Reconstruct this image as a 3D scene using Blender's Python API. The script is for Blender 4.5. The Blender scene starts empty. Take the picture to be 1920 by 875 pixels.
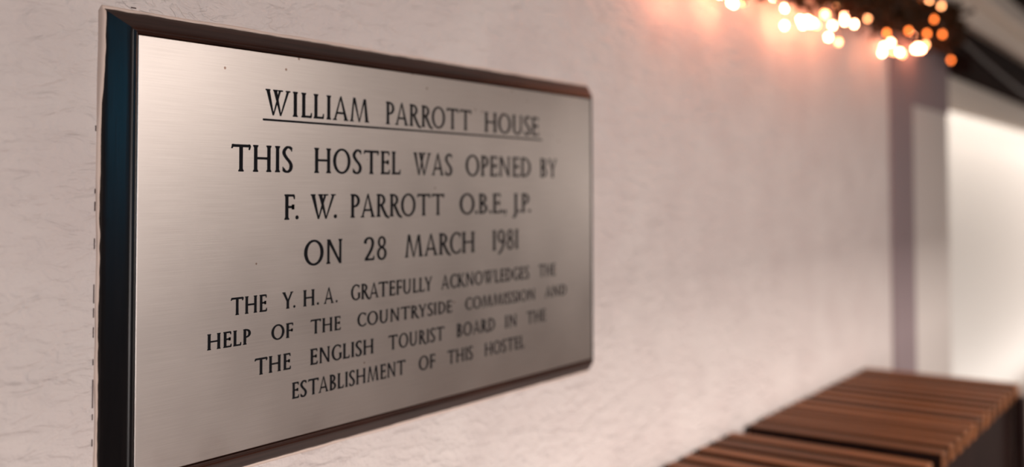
import bpy, bmesh, math, random
from mathutils import Matrix, Vector, noise

sc = bpy.context.scene
ZB = 1.10            # height of the plate's lower edge above the floor

# ------------------------------------------------------------------ camera
cam_d = bpy.data.cameras.new('camera')
cam = bpy.data.objects.new('camera', cam_d)
sc.collection.objects.link(cam)
R_ = Vector((0.58456997, -0.81134068, -0.00206378))
U_ = Vector((-0.02599099, -0.02126872, 0.9994359))
F_ = Vector((0.81092689, 0.58418657, 0.0335206))
m = Matrix((R_, U_, -F_)).transposed().to_4x4()
m.translation = Vector((-0.506209, -0.761865, 0.243440 + ZB))
cam.matrix_world = m
cam_d.sensor_width = 36.0
cam_d.lens = 35.0064
cam_d.shift_y = (297.27 - 437.5) / 1920.0
cam_d.clip_start = 0.02
cam_d.dof.use_dof = True
cam_d.dof.focus_distance = 0.925
cam_d.dof.aperture_fstop = 2.25
sc.camera = cam

# ------------------------------------------------------------------ world, lights, exposure
world = bpy.data.worlds.new('world'); sc.world = world
world.use_nodes = True
bg = world.node_tree.nodes['Background']
bg.inputs[0].default_value = (1.0, 0.80, 0.71, 1)
bg.inputs[1].default_value = 0.075

def area(name, loc, target, sx, sy, power, color):
    d = bpy.data.lights.new(name, 'AREA'); d.shape = 'RECTANGLE'; d.size = sx; d.size_y = sy
    d.energy = power; d.color = color
    o = bpy.data.objects.new(name, d); sc.collection.objects.link(o)
    o.location = (loc[0], loc[1], loc[2] + ZB)
    t = Vector((target[0], target[1], target[2] + ZB))
    o.rotation_euler = (t - o.location).to_track_quat('-Z', 'Y').to_euler()
    return o
area('room_lamp', (1.0, -2.30, 0.84), (1.0, 0.0, 0.0), 1.8, 0.35, 18.5, (1.0, 0.92, 0.87))
area('low_fill', (0.1, -2.40, -0.10), (1.2, 0.0, 0.3), 2.0, 0.7, 25, (1.0, 0.92, 0.90))  # unseen fill light, added to brighten the wall from below
area('far_fill', (8.6, -2.00, 0.40), (3.6, 0.0, 0.5), 1.0, 0.8, 55, (1.0, 0.90, 0.83))  # unseen fill light, added to lift the cornice and right end
area('blue_sheen_light', (-2.3, -1.25, 0.52), (0.0, 0.0, 0.3), 0.45, 0.34, 2.6, (0.03, 0.50, 0.85))  # unseen blue source, placed to give the left stile its sheen
area('alcove_fill', (7.6, 0.18, 1.10), (7.6, 0.40, 0.1), 9.0, 0.2, 56, (1.0, 0.95, 0.91))  # unseen light behind the lintel, added to brighten the alcove wall
area('alcove_low_fill', (7.6, 0.14, -1.00), (7.6, 0.40, -0.1), 9.0, 0.15, 20, (1.0, 0.95, 0.90))  # unseen light near the floor, added to even out the alcove wall
area('strip_fill', (1.7, -2.0, 0.95), (1.7, 0.0, -0.10), 3.6, 0.06, 43, (1.0, 0.91, 0.85))  # unseen strip light, added to make the lower wall brighter

sc.view_settings.view_transform = 'Standard'
sc.view_settings.look = 'None'
sc.view_settings.exposure = 0.0
sc.view_settings.gamma = 1.0
sc.view_settings.use_curve_mapping = False

random.seed(11)

# ------------------------------------------------------------------ helpers
def link(o):
    sc.collection.objects.link(o); return o

def mesh_obj(name, bm, mat, parent=None, smooth=False, bevel=0.0):
    me = bpy.data.meshes.new(name)
    bmesh.ops.recalc_face_normals(bm, faces=bm.faces)
    bm.to_mesh(me); bm.free()
    if mat: me.materials.append(mat)
    if smooth:
        for p in me.polygons: p.use_smooth = True
    o = link(bpy.data.objects.new(name, me))
    if parent: o.parent = parent
    if bevel:
        b = o.modifiers.new('bevel', 'BEVEL'); b.width = bevel; b.segments = 3; b.limit_method = 'ANGLE'
    return o

def empty(name, loc, label, cat, group=None):
    o = link(bpy.data.objects.new(name, None)); o.location = loc
    o.empty_display_size = 0.05
    o['label'] = label; o['category'] = cat
    if group: o['group'] = group
    return o

def box(bm, x0, x1, y0, y1, z0, z1):
    v = [bm.verts.new((x, y, z)) for x in (x0, x1) for y in (y0, y1) for z in (z0, z1)]
    for f in ((0,1,3,2),(4,6,7,5),(0,4,5,1),(2,3,7,6),(0,2,6,4),(1,5,7,3)):
        bm.faces.new([v[i] for i in f])

def structure(name, dims, mat, bevel=0.0):
    bm = bmesh.new()
    x0, x1, y0, y1, z0, z1 = dims
    box(bm, x0, x1, y0, y1, z0 + ZB, z1 + ZB)
    o = mesh_obj(name, bm, mat, bevel=bevel)
    o['kind'] = 'structure'
    return o

def tube(bm, pts, rad, seg=8):
    """closed tube through pts; rad is a number or a list"""
    n = len(pts); rings = []
    for i, p in enumerate(pts):
        p = Vector(p)
        a = Vector(pts[max(i-1, 0)]); b = Vector(pts[min(i+1, n-1)])
        t = (b - a).normalized()
        s = t.cross(Vector((0, 0, 1)))
        if s.length < 1e-3: s = t.cross(Vector((0, 1, 0)))
        s.normalize(); u = s.cross(t)
        r = rad[i] if isinstance(rad, (list, tuple)) else rad
        rings.append([bm.verts.new(p + (s*math.cos(k*2*math.pi/seg) + u*math.sin(k*2*math.pi/seg))*r) for k in range(seg)])
    for i in range(n-1):
        for k in range(seg):
            bm.faces.new((rings[i][k], rings[i][(k+1)%seg], rings[i+1][(k+1)%seg], rings[i+1][k]))
    bm.faces.new(rings[0]); bm.faces.new(list(reversed(rings[-1])))

# ------------------------------------------------------------------ materials
def mat(name, color, rough=0.6, metal=0.0, spec=0.5):
    mt = bpy.data.materials.new(name); mt.use_nodes = True
    nt = mt.node_tree; b = nt.nodes['Principled BSDF']
    b.inputs['Base Color'].default_value = (*color, 1)
    b.inputs['Roughness'].default_value = rough
    b.inputs['Metallic'].default_value = metal
    b.inputs['Specular IOR Level'].default_value = spec
    return mt, nt, b

def N(nt, typ, **kw):
    n = nt.nodes.new(typ)
    for k, v in kw.items():
        if k in n.inputs: n.inputs[k].default_value = v
        else: setattr(n, k, v)
    return n

def ramp(nt, src, stops):
    r = nt.nodes.new('ShaderNodeValToRGB')
    el = r.color_ramp.elements
    while len(el) < len(stops): el.new(0.5)
    for e, (p, c) in zip(el, stops):
        e.position = p; e.color = (*c, 1) if len(c) == 3 else c
    nt.links.new(src, r.inputs[0]); return r

def coords(nt, scale=(1, 1, 1), kind='Object'):
    tc = nt.nodes.new('ShaderNodeTexCoord'); mp = nt.nodes.new('ShaderNodeMapping')
    mp.inputs['Scale'].default_value = scale
    nt.links.new(tc.outputs[kind], mp.inputs[0]); return mp.outputs[0]

# painted wall: roller stipple, trowel creases, faint stains
WALL, nt, b = mat('wall_paint', (0.74, 0.655, 0.61), 0.62, spec=0.3)
co = coords(nt)
n1 = N(nt, 'ShaderNodeTexNoise', Scale=150.0, Detail=4.0, Roughness=0.55)
n2 = N(nt, 'ShaderNodeTexNoise', Scale=48.0, Detail=3.0, Roughness=0.5, Distortion=0.8)
n3 = N(nt, 'ShaderNodeTexNoise', Scale=9.0, Detail=3.0)
mp2 = nt.nodes.new('ShaderNodeMapping'); mp2.inputs['Scale'].default_value = (1, 1, 1.8); mp2.inputs['Rotation'].default_value = (0, 0.6, 0)
nt.links.new(co, mp2.inputs[0])
wv = N(nt, 'ShaderNodeTexNoise', Scale=22.0, Detail=2.0, Distortion=2.2)
nt.links.new(mp2.outputs[0], wv.inputs['Vector'])
for n in (n1, n3): nt.links.new(co, n.inputs['Vector'])
mp3 = nt.nodes.new('ShaderNodeMapping'); mp3.inputs['Scale'].default_value = (0.6, 1, 1.5); mp3.inputs['Rotation'].default_value = (0, -0.5, 0)
nt.links.new(co, mp3.inputs[0]); nt.links.new(mp3.outputs[0], n2.inputs['Vector'])
crease = ramp(nt, wv.outputs[0], [(0.47, (0, 0, 0)), (0.50, (1, 1, 1)), (0.53, (0, 0, 0))])
a1 = N(nt, 'ShaderNodeMath', operation='MULTIPLY_ADD'); a1.inputs[1].default_value = 0.22
nt.links.new(n1.outputs[0], a1.inputs[0]); nt.links.new(n2.outputs[0], a1.inputs[2])
a2 = N(nt, 'ShaderNodeMath', operation='MULTIPLY_ADD'); a2.inputs[1].default_value = 0.0
n4 = N(nt, 'ShaderNodeTexNoise', Scale=14.0, Detail=2.0); nt.links.new(co, n4.inputs['Vector'])
n4r = N(nt, 'ShaderNodeMapRange'); n4r.inputs[1].default_value = 0.52; n4r.inputs[2].default_value = 0.68; n4r.inputs[4].default_value = 0.10
nt.links.new(n4.outputs[0], n4r.inputs[0]); nt.links.new(n4r.outputs[0], a2.inputs[1])
nt.links.new(crease.outputs[0], a2.inputs[0]); nt.links.new(a1.outputs[0], a2.inputs[2])
bp = N(nt, 'ShaderNodeBump', Strength=0.9, Distance=0.0065)
nt.links.new(a2.outputs[0], bp.inputs['Height']); nt.links.new(bp.outputs[0], b.inputs['Normal'])
cr = ramp(nt, n3.outputs[0], [(0.3, (0.70, 0.61, 0.58)), (0.7, (0.76, 0.68, 0.645))])
nt.links.new(cr.outputs[0], b.inputs['Base Color'])

PIL, _, _ = mat('pilaster_paint', (0.73, 0.67, 0.63), 0.9, spec=0.08)
LILAC, _, _ = mat('lilac_grey', (0.33, 0.26, 0.27), 0.9, spec=0.05)  # darker and more purple than the wall beside it
ALC, _, _ = mat('alcove_paint', (0.82, 0.79, 0.755), 0.85, spec=0.2)
CEIL, nt, b = mat('ceiling_plaster', (0.74, 0.64, 0.53), 0.8, spec=0.2)
LINTEL, _, _ = mat('cream_lintel_paint', (0.86, 0.77, 0.67), 0.8, spec=0.2)
FLOOR, nt, b = mat('floor_boards', (0.13, 0.07, 0.045), 0.45)
co = coords(nt, (1.2, 9, 1)); n = N(nt, 'ShaderNodeTexNoise', Scale=3.0, Detail=5.0); nt.links.new(co, n.inputs['Vector'])
r = ramp(nt, n.outputs[0], [(0.3, (0.09, 0.045, 0.03)), (0.7, (0.17, 0.09, 0.055))]); nt.links.new(r.outputs[0], b.inputs['Base Color'])
BEAM, nt, b = mat('dark_beam_timber', (0.03, 0.018, 0.014), 0.95, spec=0.02)
co = coords(nt, (2, 30, 30)); n = N(nt, 'ShaderNodeTexNoise', Scale=2.0, Detail=5.0); nt.links.new(co, n.inputs['Vector'])
r = ramp(nt, n.outputs[0], [(0.3, (0.012, 0.007, 0.006)), (0.75, (0.034, 0.019, 0.015))]); nt.links.new(r.outputs[0], b.inputs['Base Color'])

def wood(name, c0, c1, scale, rough, spec=0.5, vary=0.0, bumpd=0.0004):
    mt, nt, b = mat(name, c0, rough, spec=spec)
    co = coords(nt, scale)
    n = N(nt, 'ShaderNodeTexNoise', Scale=1.0, Detail=6.0, Roughness=0.62, Distortion=0.4)
    nt.links.new(co, n.inputs['Vector'])
    r = ramp(nt, n.outputs[0], [(0.32, c0), (0.70, c1)])
    out = r.outputs[0]
    if vary:
        oi = nt.nodes.new('ShaderNodeObjectInfo')
        mr = N(nt, 'ShaderNodeMapRange'); mr.inputs[3].default_value = 1 - vary; mr.inputs[4].default_value = 1 + vary
        nt.links.new(oi.outputs['Random'], mr.inputs[0])
        mx = N(nt, 'ShaderNodeMix', data_type='RGBA', blend_type='MULTIPLY'); mx.inputs[0].default_value = 1.0
        nt.links.new(out, mx.inputs[6]); nt.links.new(mr.outputs[0], mx.inputs[7]); out = mx.outputs[2]
    nt.links.new(out, b.inputs['Base Color'])
    bp = N(nt, 'ShaderNodeBump', Strength=0.35, Distance=bumpd)
    nt.links.new(n.outputs[0], bp.inputs['Height']); nt.links.new(bp.outputs[0], b.inputs['Normal'])
    return mt

FRAME_H_WARM = wood('stained_frame_wood_lit', (0.014, 0.0055, 0.004), (0.052, 0.018, 0.011), (7, 160, 160), 0.42, spec=0.14)  # rails: warm glow of the fairy lights put into a redder tone
FRAME_V_SHADE = wood('stained_frame_wood_shaded', (0.006, 0.004, 0.004), (0.012, 0.008, 0.008), (160, 160, 7), 0.30, spec=0.42)  # same wood on the uprights, their shade put into a darker colour
SLAT = wood('oiled_slat_wood', (0.115, 0.040, 0.014), (0.275, 0.094, 0.029), (60, 5, 60), 0.5, spec=0.2, vary=0.35)
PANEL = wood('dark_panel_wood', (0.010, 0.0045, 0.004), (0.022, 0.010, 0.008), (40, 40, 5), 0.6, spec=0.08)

# brushed steel plate with specks and rust stains
STEEL, nt, b = mat('brushed_steel', (0.62, 0.55, 0.50), 0.36, metal=1.0)
co = coords(nt)
mpb = nt.nodes.new('ShaderNodeMapping'); mpb.inputs['Scale'].default_value = (18, 1, 1500); nt.links.new(co, mpb.inputs[0])
nb = N(nt, 'ShaderNodeTexNoise', Scale=1.0, Detail=3.0); nt.links.new(mpb.outputs[0], nb.inputs['Vector'])
nbig = N(nt, 'ShaderNodeTexNoise', Scale=12.0, Detail=4.0); nt.links.new(co, nbig.inputs['Vector'])
base = ramp(nt, nb.outputs[0], [(0.3, (0.62, 0.55, 0.51)), (0.7, (0.69, 0.62, 0.575))])
rr = N(nt, 'ShaderNodeMapRange'); rr.inputs[3].default_value = 0.33; rr.inputs[4].default_value = 0.41
nt.links.new(nbig.outputs[0], rr.inputs[0]); nt.links.new(rr.outputs[0], b.inputs['Roughness'])
vor = N(nt, 'ShaderNodeTexVoronoi', Scale=40.0); nt.links.new(co, vor.inputs['Vector'])
nm = N(nt, 'ShaderNodeTexNoise', Scale=7.0, Detail=2.0); nt.links.new(co, nm.inputs['Vector'])
spk = N(nt, 'ShaderNodeMath', operation='LESS_THAN'); spk.inputs[1].default_value = 0.055; nt.links.new(vor.outputs['Distance'], spk.inputs[0])
msk = N(nt, 'ShaderNodeMath', operation='GREATER_THAN'); msk.inputs[1].default_value = 0.56; nt.links.new(nm.outputs[0], msk.inputs[0])
sp = N(nt, 'ShaderNodeMath', operation='MULTIPLY'); nt.links.new(spk.outputs[0], sp.inputs[0]); nt.links.new(msk.outputs[0], sp.inputs[1])
fine = N(nt, 'ShaderNodeTexNoise', Scale=160.0, Detail=4.0); nt.links.new(co, fine.inputs['Vector'])
stain = None
for (sx, sz, rad, amt) in ((0.127, 0.356, 0.0022, 2.6), (0.143, 0.335, 0.0010, 3.5), (0.229, 0.003, 0.014, 1.1), (0.025, 0.012, 0.024, 0.8),
                           (0.729, 0.039, 0.012, 1.0), (0.004, 0.181, 0.003, 2.0), (0.654, 0.370, 0.006, 0.6), (0.08, 0.006, 0.03, 0.5)):
    d = N(nt, 'ShaderNodeVectorMath', operation='DISTANCE'); d.inputs[1].default_value = (sx, 0, sz); nt.links.new(co, d.inputs[0])
    k = N(nt, 'ShaderNodeMapRange'); k.inputs[1].default_value = 0.0; k.inputs[2].default_value = rad
    k.inputs[3].default_value = amt; k.inputs[4].default_value = 0.0
    nt.links.new(d.outputs['Value'], k.inputs[0])
    q = N(nt, 'ShaderNodeMath', operation='MULTIPLY'); nt.links.new(k.outputs[0], q.inputs[0]); nt.links.new(fine.outputs[0], q.inputs[1])
    if stain is None: stain = q.outputs[0]
    else:
        s = N(nt, 'ShaderNodeMath', operation='MAXIMUM'); nt.links.new(stain, s.inputs[0]); nt.links.new(q.outputs[0], s.inputs[1]); stain = s.outputs[0]
tot = N(nt, 'ShaderNodeMath', operation='MAXIMUM', use_clamp=True); nt.links.new(stain, tot.inputs[0])
sph = N(nt, 'ShaderNodeMath', operation='MULTIPLY'); sph.inputs[1].default_value = 0.75; nt.links.new(sp.outputs[0], sph.inputs[0]); nt.links.new(sph.outputs[0], tot.inputs[1])
mx = N(nt, 'ShaderNodeMix', data_type='RGBA', clamp_factor=True); nt.links.new(tot.outputs[0], mx.inputs[0])
nt.links.new(base.outputs[0], mx.inputs[6]); mx.inputs[7].default_value = (0.20, 0.085, 0.04, 1); nt.links.new(mx.outputs[2], b.inputs['Base Color'])
bp = N(nt, 'ShaderNodeBump', Strength=0.12, Distance=0.0003); nt.links.new(nb.outputs[0], bp.inputs['Height']); nt.links.new(bp.outputs[0], b.inputs['Normal'])

INK, _, _ = mat('black_engraving_fill', (0.007, 0.007, 0.009), 0.8, spec=0.1)
CAULK, nt, b = mat('cream_paint_bead', (0.74, 0.58, 0.50), 0.6)
CRACK, _, _ = mat('dark_crack', (0.05, 0.02, 0.02), 0.9)
LEAF, nt, b = mat('garland_leaf', (0.035, 0.022, 0.010), 0.6, spec=0.25)
co = coords(nt); n = N(nt, 'ShaderNodeTexNoise', Scale=60.0); nt.links.new(co, n.inputs['Vector'])
r = ramp(nt, n.outputs[0], [(0.35, (0.014, 0.010, 0.004)), (0.65, (0.10, 0.034, 0.008))]); nt.links.new(r.outputs[0], b.inputs['Base Color'])
WIRE, _, _ = mat('dark_wire', (0.02, 0.013, 0.010), 0.5)
CABLE, _, _ = mat('brown_cable', (0.06, 0.034, 0.025), 0.6, spec=0.2)
def glow(name, col, strength):
    mt, nt, b = mat(name, col, 0.3)
    b.inputs['Emission Color'].default_value = (*col, 1); b.inputs['Emission Strength'].default_value = strength
    return mt
GLOW = {'bright': glow('bulb_bright', (1.0, 0.33, 0.17), 85.0),
        'medium': glow('bulb_medium', (1.0, 0.38, 0.15), 16.0),
        'dim': glow('bulb_dim', (1.0, 0.20, 0.035), 8.0)}

# ------------------------------------------------------------------ setting
WY = 0.021                                    # wall face
PX0, PX1, PY = 2.42, 2.85, -0.037             # shallow pilaster
CX = 3.13                                     # end of the wall, alcove beyond
structure('wall_back', (-3.0, CX, WY, 0.20, -ZB, 1.0), WALL)
structure('trim_1', (2.42, 2.655, WY - 0.008, WY + 0.01, -ZB, 0.72), LILAC, bevel=0.003)        # darker upright strip, built as a door-post lining
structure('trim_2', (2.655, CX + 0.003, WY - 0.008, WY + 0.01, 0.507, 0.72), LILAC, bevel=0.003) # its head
structure('door_1', (2.655, CX, WY - 0.003, WY + 0.01, -ZB, 0.507), PIL)
structure('trim_3', (CX, 14.0, WY, 0.06, 0.533, 0.66), LINTEL, bevel=0.004)          # pale lintel board
structure('wall_alcove', (CX - 0.5, 14.0, 0.40, 0.45, -ZB, 1.25), ALC)
structure('trim_4', (-3.0, CX, -0.060, WY + 0.02, 0.700, 0.785), BEAM, bevel=0.003)   # dark wall plate
structure('trim_5', (CX, 14.0, -0.060, 0.06, 0.645, 0.785), BEAM, bevel=0.003)        # deeper beam over the alcove
structure('trim_6', (-3.0, 14.0, -0.090, 0.06, 0.785, 0.866), LINTEL, bevel=0.003)      # stepped pale cornice boards
structure('trim_7', (-3.0, 14.0, -0.130, 0.06, 0.866, 0.941), LINTEL, bevel=0.003)
structure('trim_8', (-3.0, 14.0, -0.330, 0.06, 0.941, 1.01), BEAM, bevel=0.003)
structure('ceiling', (-3.0, 14.0, -2.9, 0.06, 1.00, 1.06), CEIL)
structure('ceiling_alcove', (CX - 0.5, 14.0, 0.06, 0.67, 1.20, 1.26), ALC)
structure('shade_beam', (-3.0, 14.0, -1.60, -1.50, 0.755, 1.01), BEAM, bevel=0.003)  # unseen beam, added to keep the strip light off the upper wall
structure('wall_end', (14.0, 14.05, -3.2, 1.05, -ZB, 1.26), ALC)
structure('floor', (-3.0, 14.0, -3.2, 1.05, -ZB - 0.05, -ZB), FLOOR)

# ------------------------------------------------------------------ the plaque
W, H = 0.75, 0.380
plaque = empty('memorial_plaque', (0, WY, ZB), 'brushed steel memorial plaque with black inscription in a dark wood frame on the white wall', 'plaque')
def Q(x, y, z): return Vector((x, y - WY, z))           # plate coordinates -> plaque space

# plate
bm = bmesh.new(); box(bm, 0, W, 0 - WY, 0.004 - WY, 0, H)
plate = mesh_obj('metal_plate', bm, STEEL, plaque, bevel=0.0006)
plate['label'] = 'brushed steel plate'
plate.location = (0, 0, 0)

# mitred frame, profile given as (outward offset, y)
prof = [(-0.004, 0.0042), (0.0006, 0.0042), (0.0006, 0.0012), (0.0012, -0.0004), (0.0024, -0.0010), (0.0036, -0.0004), (0.0042, 0.0008),
        (0.0050, 0.0008), (0.0065, 0.0018), (0.0100, 0.0057), (0.0140, 0.0102), (0.0180, 0.0147), (0.0208, 0.0180), (0.0220, 0.0205), (0.0220, 0.0215), (-0.004, 0.0215)]
def rail(name, A, B, outA, outB, material, seed, label=None):
    # A,B inner corners (x,z); outA/outB diagonal unit offsets at those ends
    bm = bmesh.new(); n = 70; rings = []
    for i in range(n + 1):
        s = i / n; ring = []
        for j, (o, y) in enumerate(prof):
            ox = A[0] + (B[0]-A[0])*s; oz = A[1] + (B[1]-A[1])*s
            dx = outA[0] + (outB[0]-outA[0])*s; dz = outA[1] + (outB[1]-outA[1])*s
            k = o
            if 0.0205 < o < 0.03 and 0 < i < n:
                k += 0.0007 * noise.noise(Vector((i*0.55, seed, 0)))
            ring.append(bm.verts.new(Q(ox + dx*k, y, oz + dz*k)))
        rings.append(ring)
    m_ = len(prof)
    for i in range(n):
        for j in range(m_):
            bm.faces.new((rings[i][j], rings[i][(j+1) % m_], rings[i+1][(j+1) % m_], rings[i+1][j]))
    bm.faces.new(rings[0]); bm.faces.new(list(reversed(rings[-1])))
    o = mesh_obj(name, bm, material, plaque, smooth=True)
    es = o.modifiers.new('split', 'EDGE_SPLIT'); es.split_angle = math.radians(40)
    if label: o['label'] = label
    return o
TL, TR, BR, BL = (0, H), (W, H), (W, 0), (0, 0)
rail('frame_rail', TL, TR, (-1, 1), (1, 1), FRAME_H_WARM, 1.0, 'reddish brown upper frame rail')
rail('frame_rail', BL, BR, (-1, -1), (1, -1), FRAME_H_WARM, 2.0)
rail('frame_stile', BL, TL, (-1, -1), (-1, 1), FRAME_V_SHADE, 3.0, 'near black left frame stile')
rail('frame_stile', BR, TR, (1, -1), (1, 1), FRAME_V_SHADE, 4.0)

# ragged bead of wall paint where the frame meets the wall
def bead(seed):
    bm = bmesh.new(); o = 0.0222
    path = []
    cs = [(-o, -o), (-o, H + o), (W + o, H + o), (W + o, -o), (-o, -o)]
    for (a, b_) in zip(cs[:-1], cs[1:]):
        L = math.hypot(b_[0]-a[0], b_[1]-a[1]); n = int(L / 0.0025)
        nx, nz = (-(b_[1]-a[1])/L, (b_[0]-a[0])/L)
        for i in range(n):
            s = i / n; path.append((a[0]+(b_[0]-a[0])*s, a[1]+(b_[1]-a[1])*s, nx, nz))
    rings = []
    for i, (x, z, nx, nz) in enumerate(path):
        w1 = 0.0030 + 0.0012*noise.noise(Vector((i*0.05, seed, 0)))
        w0 = 0.0008 + 0.0011*noise.noise(Vector((i*0.22, seed+5, 0))) + 0.0009*noise.noise(Vector((i*0.07, seed+9, 0)))
        h = 0.0016 + 0.0007*noise.noise(Vector((i*0.12, seed+2, 0)))
        if nx < -0.5:                                   # thicker smear towards the top of the left side
            e = min(max((z - 0.27)/0.11, 0), 1); e = e*e*(3 - 2*e)*0.0030
            w0 += e; h += e*1.15
        ring = []
        for k in range(7):
            t = k / 6; off = -w0 + (w0 + w1)*t
            ring.append(bm.verts.new(Q(x + nx*off, WY + 0.0006 - h*math.sin(math.pi*t)**0.6 * 1.0 - 0.0004, z + nz*off)))
        rings.append(ring)
    n = len(rings)
    for i in range(n):
        for k in range(6):
            bm.faces.new((rings[i][k], rings[i][k+1], rings[(i+1) % n][k+1], rings[(i+1) % n][k]))
    return bm
cb = mesh_obj('caulk_bead', bead(0.3), CAULK, plaque, smooth=True)
cb['label'] = 'cream ragged bead of paint around the frame'
# thin dark slits along the left of the bead, and one on the top edge
for (z0, z1) in ((0.296, 0.301), (0.243, 0.247), (0.228, 0.236), (0.196, 0.205), (0.150, 0.166), (0.138, 0.146), (0.121, 0.130), (0.098, 0.103), (0.062, 0.086), (0.052, 0.057), (0.030, 0.036), (-0.004, 0.004)):
    bm = bmesh.new(); box(bm, -0.02665, -0.0259, -0.0004, 0.0, z0, z1)
    mesh_obj('gap_slit', bm, CRACK, plaque)
bm = bmesh.new(); box(bm, 0.006, 0.011, -0.0004, 0.0, H + 0.0262, H + 0.0272)
mesh_obj('gap_slit', bm, CRACK, plaque)

# ---- lettering: roman capitals drawn stroke by stroke, cap height = 1
T, t_ = 0.160, 0.088
BOLD = 1.0
def quad(x0, y0, x1, y1, w0, w1=None):
    w1 = (w0 if w1 is None else w1)*BOLD; w0 = w0*BOLD
    return [(x0-w0/2, y0), (x0+w0/2, y0), (x1+w1/2, y1), (x1-w1/2, y1)]
def caps(cx, cy, w, h):                                  # rounded little serif bar
    r = h/2; P = []
    for k in range(7): a = -math.pi/2 + math.pi*k/6; P.append((cx + w/2 - r + r*math.cos(a), cy + r*math.sin(a)))
    for k in range(7): a = math.pi/2 + math.pi*k/6; P.append((cx - w/2 + r + r*math.cos(a), cy + r*math.sin(a)))
    return P
def br(cx, y, w, up):                                    # serif with a small bracket
    s = 1 if up else -1
    return [caps(cx, y + s*0.030, w + 0.105, 0.062), [(cx-w/2-0.030, y+s*0.055), (cx+w/2+0.030, y+s*0.055), (cx+w/2-0.005, y+s*0.13), (cx-w/2+0.005, y+s*0.13)]]
def stem(x, y0=0.0, y1=1.0, w=T, s0=True, s1=True):
    P = [quad(x, y0 + (0.03 if s0 else 0), x, y1 - (0.03 if s1 else 0), w)]
    if s0: P += br(x, y0, w, True)
    if s1: P += br(x, y1, w, False)
    return P
def hbar(x0, x1, y, th=t_, tick=0.0, both=False):
    th = th*BOLD
    P = [[(x0, y-th/2), (x1, y-th/2), (x1, y+th/2), (x0, y+th/2)]]
    if tick: P.append(quad(x1 + 0.015, y + tick, x1 - 0.01, y, 0.055, 0.10)); P.append(caps(x1 - 0.02, y, 0.11, th*1.1))
    return P
def arc(cx, cy, rx, ry, a0, a1, T_=T, th=t_, n=40):
    P = []; T_ = T_*BOLD; th = th*BOLD
    def pt(a, inner):
        c, s = math.cos(math.radians(a)), math.sin(math.radians(a))
        return (cx + (rx - (T_ if inner else 0))*c, cy + (ry - (th if inner else 0))*s)
    n = max(8, int(n*abs(a1-a0)/360))
    for i in range(n):
        u, v = a0 + (a1-a0)*i/n, a0 + (a1-a0)*(i+1)/n
        P.append([pt(u, 0), pt(v, 0), pt(v, 1), pt(u, 1)])
    return P
def ribbon(pts, T_=T, th=t_, n=8):
    P = []; C = []; T_ = T_*BOLD; th = th*BOLD
    q = [pts[0]] + list(pts) + [pts[-1]]
    for i in range(1, len(q)-2):
        p0, p1, p2, p3 = [Vector(v) for v in q[i-1:i+3]]
        for k in range(n):
            s = k/n
            C.append(0.5*((2*p1) + (p2-p0)*s + (2*p0-5*p1+4*p2-p3)*s*s + (3*p1-p0-3*p2+p3)*s**3))
    C.append(Vector(pts[-1])); L = []
    for i, c in enumerate(C):
        d = (C[min(i+1, len(C)-1)] - C[max(i-1, 0)]).normalized()
        w = th + (T_-th)*(abs(d.y)**1.5)
        nrm = Vector((-d.y, d.x))*w/2
        L.append((c + nrm, c - nrm))
    for (a, b_), (c, d) in zip(L[:-1], L[1:]): P.append([tuple(a), tuple(c), tuple(d), tuple(b_)])
    return P
def dot(cx, cy, r):
    return [[(cx + r*math.cos(k*math.pi/8), cy + r*math.sin(k*math.pi/8)) for k in range(16)]]

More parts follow.
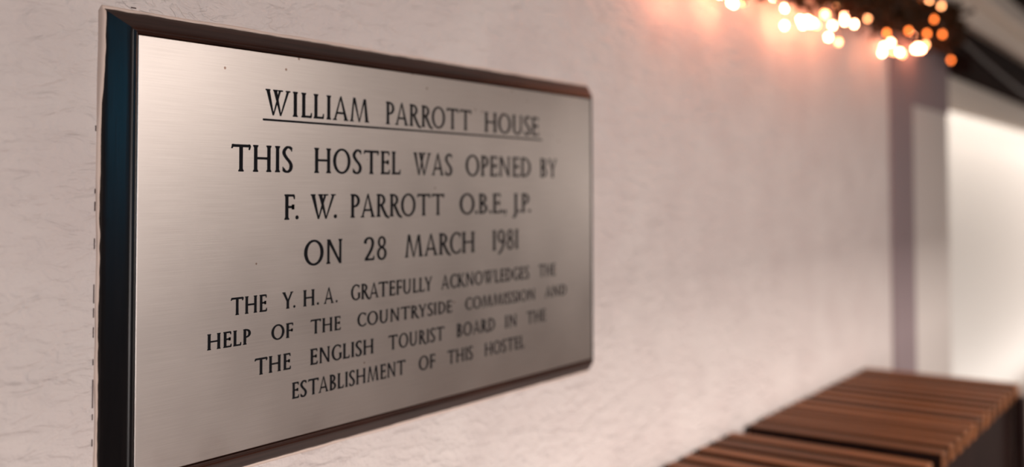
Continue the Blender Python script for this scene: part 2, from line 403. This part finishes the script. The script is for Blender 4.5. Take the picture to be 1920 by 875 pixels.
def glyph(ch):
    if ch == 'A': return 0.84, [[(0.045,0.03),(0.155,0.03),(0.455,1.0),(0.385,1.0)], [(0.645,0.03),(0.81,0.03),(0.455,1.03),(0.375,0.99)]] + hbar(0.19, 0.66, 0.31) + [caps(0.095,0.03,0.23,0.062), caps(0.73,0.03,0.27,0.062)]
    if ch == 'B': return 0.60, stem(0.13) + arc(0.22,0.745,0.31,0.255,-90,90) + arc(0.22,0.265,0.37,0.265,-90,90) + hbar(0.1,0.24,0.956) + hbar(0.1,0.24,0.52) + hbar(0.1,0.24,0.044)
    if ch == 'C': return 0.74, arc(0.46,0.5,0.46,0.52,52,308) + [quad(0.70,0.75,0.74,0.94,0.06,0.08), quad(0.74,0.10,0.72,0.24,0.10,0.05)]
    if ch == 'D': return 0.80, stem(0.13) + arc(0.24,0.5,0.56,0.5,-90,90) + hbar(0.1,0.26,0.956) + hbar(0.1,0.26,0.044)
    if ch == 'E': return 0.57, stem(0.13) + hbar(0.13,0.50,0.952,t_,-0.15) + hbar(0.13,0.44,0.52,t_) + [caps(0.44,0.52,0.06,0.20)] + hbar(0.13,0.53,0.048,t_,0.16)
    if ch == 'F': return 0.54, stem(0.13) + hbar(0.13,0.50,0.952,t_,-0.15) + hbar(0.13,0.44,0.50,t_) + [caps(0.45,0.50,0.06,0.20)]
    if ch == 'G': return 0.80, arc(0.46,0.5,0.46,0.52,52,318) + [quad(0.70,0.75,0.74,0.94,0.06,0.08)] + [quad(0.72,0.10,0.72,0.42,T), caps(0.71,0.44,0.27,0.062)]
    if ch == 'H': return 0.90, stem(0.13) + stem(0.77) + hbar(0.13,0.77,0.51)
    if ch == 'I': return 0.26, stem(0.13)
    if ch == 'J': return 0.30, [quad(0.17,0.05,0.17,0.97,T)] + br(0.17,1.0,T,False) + ribbon([(0.17,0.10),(0.15,-0.08),(0.06,-0.20),(-0.06,-0.22)])
    if ch == 'K': return 0.80, stem(0.13) + [quad(0.20,0.44,0.62,0.97,0.11)] + [caps(0.62,0.97,0.22,0.062)] + ribbon([(0.28,0.56),(0.50,0.26),(0.68,0.05),(0.80,0.0)], 0.16, 0.10)
    if ch == 'L': return 0.58, stem(0.13) + hbar(0.13,0.52,0.048,t_,0.17)
    if ch == 'M': return 1.10, [quad(0.10,0.03,0.21,0.99,0.115,0.075), quad(0.535,-0.01,0.235,1.02,0.06,0.145), quad(0.535,-0.01,0.84,1.0,0.06,0.095), quad(0.98,0.03,0.86,1.0,0.165,0.12), caps(0.10,0.03,0.23,0.062), caps(0.985,0.03,0.27,0.062)]
    if ch == 'N': return 0.88, stem(0.13,0,1.0,0.115,True,False) + stem(0.75,0,1.0,0.115,False,True) + [quad(0.755,-0.01,0.13,1.0,0.11,0.17)]
    if ch == 'O': return 0.98, arc(0.49,0.5,0.49,0.52,0,360)
    if ch == 'P': return 0.56, stem(0.13) + arc(0.22,0.715,0.34,0.285,-90,90) + hbar(0.1,0.24,0.956) + hbar(0.1,0.24,0.474)
    if ch == 'R': return 0.78, stem(0.13) + arc(0.22,0.735,0.34,0.265,-90,90) + hbar(0.1,0.24,0.956) + hbar(0.1,0.30,0.514) + ribbon([(0.30,0.52),(0.46,0.26),(0.62,0.04),(0.80,-0.035)], 0.17, 0.09)
    if ch == 'S': return 0.54, ribbon([(0.475,0.90),(0.36,0.965),(0.23,0.955),(0.10,0.83),(0.10,0.70),(0.22,0.55),(0.38,0.40),(0.45,0.26),(0.41,0.11),(0.28,0.03),(0.14,0.05),(0.05,0.13)], 0.165, 0.085, 6) + [quad(0.47,0.80,0.485,0.95,0.045,0.07), quad(0.055,0.06,0.035,0.22,0.07,0.05)]
    if ch == 'T': return 0.90, hbar(0.05,0.85,0.945,0.098) + [quad(0.02,0.84,0.07,0.95,0.07,0.10), quad(0.83,0.80,0.87,0.95,0.07,0.10), caps(0.08,0.955,0.14,0.10), caps(0.83,0.955,0.14,0.10)] + stem(0.45,0,0.97,T,True,False)
    if ch == 'U': return 0.82, stem(0.13,0.30,1.0,T,False,True) + stem(0.69,0.30,1.0,0.115,False,True) + arc(0.3985,0.32,0.3485,0.34,180,360,0.145,0.095)
    if ch == 'W': return 1.22, [quad(0.37,-0.01,0.11,0.97,0.07,0.165), quad(0.37,-0.01,0.69,0.97,0.06,0.105), quad(0.73,-0.01,0.46,0.97,0.07,0.165), quad(0.73,-0.01,1.09,0.97,0.06,0.115)] + [caps(x,0.97,0.25,0.062) for x in (0.11,0.47,0.72,1.09)]
    if ch == 'Y': return 0.80, [quad(0.40,0.42,0.11,0.97,0.14,0.16), quad(0.41,0.42,0.69,0.97,0.12,0.11), caps(0.11,0.97,0.25,0.062), caps(0.69,0.97,0.23,0.062)] + stem(0.40,0,0.5,T,True,False)
    if ch == '1': return 0.26, stem(0.13,0,1.0,T,True,True)
    if ch == '2': return 0.60, ribbon([(0.05,0.73),(0.09,0.88),(0.26,0.965),(0.43,0.90),(0.48,0.72),(0.40,0.48),(0.20,0.20),(0.07,0.05)], 0.15, 0.085, 6) + hbar(0.03,0.53,0.05,0.09,0.15)
    if ch == '8': return 0.58, arc(0.29,0.765,0.235,0.255,0,360,0.125) + arc(0.29,0.270,0.285,0.290,0,360,0.135)
    if ch == '9': return 0.60, arc(0.29,0.69,0.29,0.33,0,360,0.14) + ribbon([(0.50,0.72),(0.49,0.40),(0.38,0.08),(0.18,-0.14),(0.06,-0.17)], 0.15, 0.08)
    if ch == '.': return 0.17, dot(0.085,0.085,0.085)
    if ch == ',': return 0.17, dot(0.085,0.085,0.085) + [[(0.16,0.09),(0.05,-0.16),(0.02,-0.14),(0.08,0.04)]]
STRAIGHT_L = 'BDEFHIKLMNPRU1J'; STRAIGHT_R = 'HIMNUJ1'
def word_polys(word):
    x = 0.0; out = []; prev = None
    for ch in word:
        if prev:
            if ch in '.,': x += {'P': -0.06, 'Y': 0.0, 'F': 0.03, 'W': -0.115, 'H': 0.18, 'A': 0.19, 'O': 0.03, 'B': 0.11, 'E': 0.04, 'J': 0.03}.get(prev, 0.04)
            elif prev in '.,': x += 0.08
            else:
                g = 0.11
                if prev in STRAIGHT_R and ch in STRAIGHT_L: g = 0.17
                if prev == 'R': g = 0.05 if ch in STRAIGHT_L else -0.05
                if prev == 'L' and ch in 'TYW': g = -0.02
                if prev in 'A' and ch in 'TWY' or prev in 'TWY' and ch in 'A': g = 0.0
                if prev == 'P' and ch == 'A' or prev == 'W' and ch == 'A' or prev == 'L' and ch == 'L': g = 0.06
                x += g
        w, polys = glyph(ch)
        out += [[(px + x, py) for (px, py) in p] for p in polys]
        x += w; prev = ch
    xs = [px for p in out for (px, _) in p]
    return out, min(xs), max(xs)

LINES = [
    (0.3194, 0.0254, [("WILLIAM", 0.1397, 0.2843), ("PARROTT", 0.3108, 0.4655), ("HOUSE", 0.4921, 0.6137)]),
    (0.2634, 0.0260, [("THIS", 0.0989, 0.1752), ("HOSTEL", 0.2039, 0.3352), ("WAS", 0.3570, 0.4278), ("OPENED", 0.4537, 0.5943), ("BY", 0.6172, 0.6583)]),
    (0.2163, 0.0254, [("F.", 0.1644, 0.1833), ("W.", 0.1991, 0.2365), ("PARROTT", 0.2561, 0.4131), ("O.B.E.,", 0.4419, 0.5393), ("J.P.", 0.5523, 0.5940)]),
    (0.1692, 0.0255, [("ON", 0.1907, 0.2445), ("28", 0.2765, 0.3126), ("MARCH", 0.3426, 0.4717), ("1981", 0.5086, 0.5654)]),
    (0.1282, 0.0166, [("THE", 0.0998, 0.1434), ("Y.", 0.1624, 0.1797), ("H.", 0.1900, 0.2114), ("A.", 0.2181, 0.2378), ("GRATEFULLY", 0.2573, 0.3907), ("ACKNOWLEDGES", 0.4068, 0.5898), ("THE", 0.6126, 0.6542)]),
    (0.0992, 0.0147, [("HELP", 0.0737, 0.1239), ("OF", 0.1489, 0.1769), ("THE", 0.1997, 0.2425), ("COUNTRYSIDE", 0.2670, 0.4274), ("COMMISSION", 0.4528, 0.6030), ("AND", 0.6277, 0.6814)]),
    (0.0681, 0.0162, [("THE", 0.1284, 0.1741), ("ENGLISH", 0.1997, 0.2921), ("TOURIST", 0.3155, 0.4131), ("BOARD", 0.4363, 0.5135), ("IN", 0.5353, 0.5605), ("THE", 0.5840, 0.6291)]),
    (0.0380, 0.0162, [("ESTABLISHMENT", 0.1758, 0.3444), ("OF", 0.3667, 0.3961), ("THIS", 0.4182, 0.4678), ("HOSTEL", 0.4920, 0.5780)]),
]
def prism(bm, pts, y0, y1):
    n = len(pts)
    f = [bm.verts.new(Q(x, y0, z)) for (x, z) in pts]
    k = [bm.verts.new(Q(x, y1, z)) for (x, z) in pts]
    try: bm.faces.new(f)
    except ValueError: pass
    for i in range(n):
        bm.faces.new((f[i], f[(i+1) % n], k[(i+1) % n], k[i]))
def inscription(zb, cap, words):
    c = 0
    for (word, x0, x1) in words:
        bm = bmesh.new()
        polys, a, b_ = word_polys(word)
        s = (x1 - x0) / (b_ - a)
        for p in polys:
            P = [(x0 + (px - a)*s, zb + py*cap) for (px, py) in p]
            area2 = sum(P[i][0]*P[(i+1) % len(P)][1] - P[(i+1) % len(P)][0]*P[i][1] for i in range(len(P)))
            if area2 < 0: P.reverse()
            c += 1
            prism(bm, P, -0.00012 - 0.0000002*(c % 40), 0.0002)
        mesh_obj('inscription_word', bm, INK, plaque)
for L in LINES:
    BOLD = 1.06 if L[1] > 0.02 else 1.20
    inscription(*L)
bm = bmesh.new()
P = []
hw = 0.00105
for k in range(9): a = -math.pi/2 + math.pi*k/8; P.append((0.6207 + hw*math.cos(a), 0.3146 + hw*math.sin(a)))
for k in range(9): a = math.pi/2 + math.pi*k/8; P.append((0.1375 + hw*math.cos(a), 0.3146 + hw*math.sin(a)))
prism(bm, P, -0.00012, 0.0002)
mesh_obj('inscription_underline', bm, INK, plaque)

# ------------------------------------------------------------------ slatted bench
BZ = -0.211 + ZB
bench = empty('slatted_bench', (1.55, -0.165, 0), 'dark wooden cabinet bench with a slatted brown top against the wall below the fairy lights', 'bench')
def bloc(x0, x1, y0, y1, z0, z1, name, material, bevel=0.002):
    bm = bmesh.new(); box(bm, x0 - 1.55, x1 - 1.55, y0 + 0.165, y1 + 0.165, z0, z1)
    return mesh_obj(name, bm, material, bench, bevel=bevel)
x = 2.122; pitch = 0.0615; k = 0
y0, y1 = -0.348, 0.012
while x > 0.62:
    w = 0.0345 + 0.002*random.random()
    jx = 0.003*(random.random() - 0.5)
    if abs(x - 1.325) < 0.030:                 # one wide open gap
        x -= pitch*0.75
    bm = bmesh.new(); box(bm, -w/2, w/2, -(y1-y0)/2, (y1-y0)/2, -0.030, 0)
    s = mesh_obj('slat', bm, SLAT, bench, bevel=0.003)
    s.data.materials.append(PANEL)                                # dark edge colour stands in for the shade between slats
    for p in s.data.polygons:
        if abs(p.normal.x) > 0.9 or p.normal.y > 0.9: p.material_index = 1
    s.location = (x - w/2 + jx - 1.55, (y0+y1)/2 + 0.165, BZ + 0.0015*(random.random() - 0.5))
    s.rotation_euler = (0, math.radians(random.uniform(-1.2, 0.6)), math.radians(-1.2))
    x -= pitch
bloc(0.60, 2.105, -0.335, -0.310, 0.0, BZ - 0.0305, 'front_panel', PANEL)
bloc(0.60, 2.105, -0.060, -0.035, 0.0, BZ - 0.060, 'back_panel', PANEL)
bloc(2.090, 2.115, -0.310, -0.020, 0.0, BZ - 0.0305, 'end_panel', PANEL)
bloc(0.60, 0.625, -0.310, -0.020, 0.0, BZ - 0.0305, 'end_panel', PANEL)
bloc(2.085, 2.128, -0.362, -0.338, 0.0, BZ - 0.0305, 'corner_post', PANEL)

# ------------------------------------------------------------------ garland
def gpath(x):
    pts = [(0.7,0.665),(1.1,0.668),(1.4,0.680),(1.6,0.676),(1.8,0.684),(2.1,0.705),(2.4,0.725),(2.7,0.745),(2.95,0.77)]
    for (a, za), (b_, zb) in zip(pts[:-1], pts[1:]):
        if a <= x <= b_:
            s = (x-a)/(b_-a); return za + (zb-za)*s
    return pts[-1][1]
garland = empty('leafy_garland', (1.8, -0.06, 0.70 + ZB), 'dark brown leafy garland hung along the beam above the slatted bench', 'garland')
bm = bmesh.new()
P = [(x_*0.05 + 0.75 - 1.8, 0.01*math.sin(x_*1.3) - 0.02, gpath(x_*0.05 + 0.75) - 0.70) for x_ in range(40)]
tube(bm, P, 0.006)
mesh_obj('stem', bm, WIRE, garland, smooth=True)
bm = bmesh.new()
for i in range(2600):
    x_ = random.uniform(0.75, 2.77)
    zc = gpath(x_) - 0.70
    a = random.uniform(0, 2*math.pi); rad = 0.075*math.sqrt(random.random()) * (0.75 + 0.35*math.sin(x_*17) * math.sin(x_*7.3))
    c = Vector((x_ - 1.8, min(max(-0.03 + rad*math.cos(a)*0.9, -0.10), 0.055), zc + rad*math.sin(a)))
    if x_ > 1.9 and c.y < -0.01: c.y = -0.01 - 0.02*random.random()
    if 0.0 < c.z and c.y > -0.02: c.y = -0.02 - 0.03*random.random()
    d = Vector((random.uniform(-1, 1), random.uniform(-1, 0.4), random.uniform(-1, 0.5))).normalized()
    s = d.cross(Vector((random.uniform(-1, 1), random.uniform(-1, 1), random.uniform(-1, 1)))).normalized()
    nrm = d.cross(s)
    L = random.uniform(0.022, 0.042); w = L*0.20
    pts = [(0, 0, 0), (0.35, 1, 0.1), (0.75, 0.7, 0.05), (1, 0, -0.1), (0.75, -0.7, 0.05), (0.35, -1, 0.1)]
    v = [c + d*(L*p[0]) + s*(w*p[1]) + nrm*(L*p[2]*0.6) for p in pts]
    v = [Vector((q.x, min(q.y, 0.072), q.z)) for q in v]
    vs = [bm.verts.new(q) for q in v]
    bm.faces.new((vs[0], vs[1], vs[2], vs[3])); bm.faces.new((vs[0], vs[3], vs[4], vs[5]))
mesh_obj('foliage', bm, LEAF, garland)

# ------------------------------------------------------------------ fairy lights
BULBS = {
    'bright': [(1.211, -0.023, 0.592), (1.231, -0.020, 0.592), (1.498, -0.019, 0.625), (1.502, -0.016, 0.589), (1.652, -0.020, 0.648), (1.594, -0.017, 0.614), (1.562, -0.034, 0.597), (1.614, -0.026, 0.617), (1.662, -0.016, 0.615), (1.663, -0.022, 0.617), (1.899, -0.017, 0.671), (1.856, -0.033, 0.650), (1.871, -0.026, 0.648), (1.905, -0.038, 0.645), (1.788, -0.024, 0.627), (1.758, -0.024, 0.596), (2.117, -0.045, 0.599), (2.227, -0.038, 0.639), (2.318, -0.037, 0.624), (2.536, -0.018, 0.700), (2.545, -0.022, 0.660), (2.507, -0.040, 0.660), (2.625, -0.021, 0.669), (2.671, -0.041, 0.684), (1.163, -0.023, 0.599), (1.053, -0.032, 0.583), (1.007, -0.035, 0.577), (1.380, -0.018, 0.636), (1.402, -0.031, 0.632), (1.693, -0.031, 0.685), (1.20, -0.010, 0.648), (1.12, -0.010, 0.640), (1.04, -0.012, 0.632), (0.96, -0.010, 0.625), (0.90, -0.014, 0.640), (1.30, -0.012, 0.655), (1.36, -0.015, 0.66), (2.30, 0.0, 0.640), (2.62, -0.01, 0.668)],
    'medium': [(1.218, -0.045, 0.590), (1.755, -0.048, 0.582), (1.637, -0.059, 0.627), (1.737, -0.046, 0.662), (1.795, -0.054, 0.664), (1.960, -0.055, 0.665), (2.219, -0.069, 0.605), (2.252, -0.119, 0.629), (2.282, -0.123, 0.749), (2.471, -0.112, 0.766), (1.953, -0.070, 0.709), (1.814, -0.071, 0.690), (2.103, -0.111, 0.755), (1.493, -0.053, 0.657), (1.605, -0.065, 0.623), (1.597, -0.051, 0.599), (2.141, -0.065, 0.603)],
    'dim': [(1.879, -0.121, 0.612), (2.116, -0.111, 0.649), (2.270, -0.119, 0.661), (2.325, -0.125, 0.706), (2.442, -0.120, 0.681), (2.260, -0.105, 0.750), (1.640, -0.049, 0.653), (2.808, -0.064, 0.652), (1.931, -0.105, 0.731)],
}
fairy = empty('fairy_lights', (1.8, -0.06, 0.70 + ZB), 'string of glowing warm fairy lights wound through the garland', 'string lights')
allb = []
for kind, L in BULBS.items():
    me = None
    for (x_, y_, z_) in L:
        if me is None:
            bm = bmesh.new(); bmesh.ops.create_uvsphere(bm, u_segments=12, v_segments=8, radius=0.0050)
            bmesh.ops.scale(bm, vec=(1, 1, 1.25), verts=bm.verts)
            o = mesh_obj('bulb', bm, GLOW[kind], fairy, smooth=True); me = o.data
        else:
            o = link(bpy.data.objects.new('bulb', me)); o.parent = fairy
        o.location = (x_ - 1.8, y_ + 0.06, z_ - 0.70)
        allb.append(Vector(o.location))
allb.sort(key=lambda v: v.x)
P = []
for a, b_ in zip(allb[:-1], allb[1:]):
    P.append(a + Vector((0, 0, 0.006)))
    mid = (a + b_)/2 + Vector((0, -0.004, 0.012)); P.append(mid)
P.append(allb[-1] + Vector((0, 0, 0.006)))
bm = bmesh.new(); tube(bm, P, 0.0012, 6)
mesh_obj('wire', bm, WIRE, fairy, smooth=True)

# ------------------------------------------------------------------ slack cable over the alcove
bm = bmesh.new()
P = [(2.85,-0.068,0.742),(2.984,-0.070,0.724),(3.269,-0.070,0.702),(3.598,-0.070,0.68),(3.969,-0.070,0.659),(4.303,-0.070,0.643),(4.9,-0.068,0.64),(5.6,-0.068,0.66)]
tube(bm, [(p[0], p[1], p[2] + ZB) for p in P], 0.006, 8)
o = mesh_obj('power_cable', bm, CABLE, None, smooth=True)
o['label'] = 'slack brown cable sagging along the dark beam right of the fairy lights'; o['category'] = 'cable'
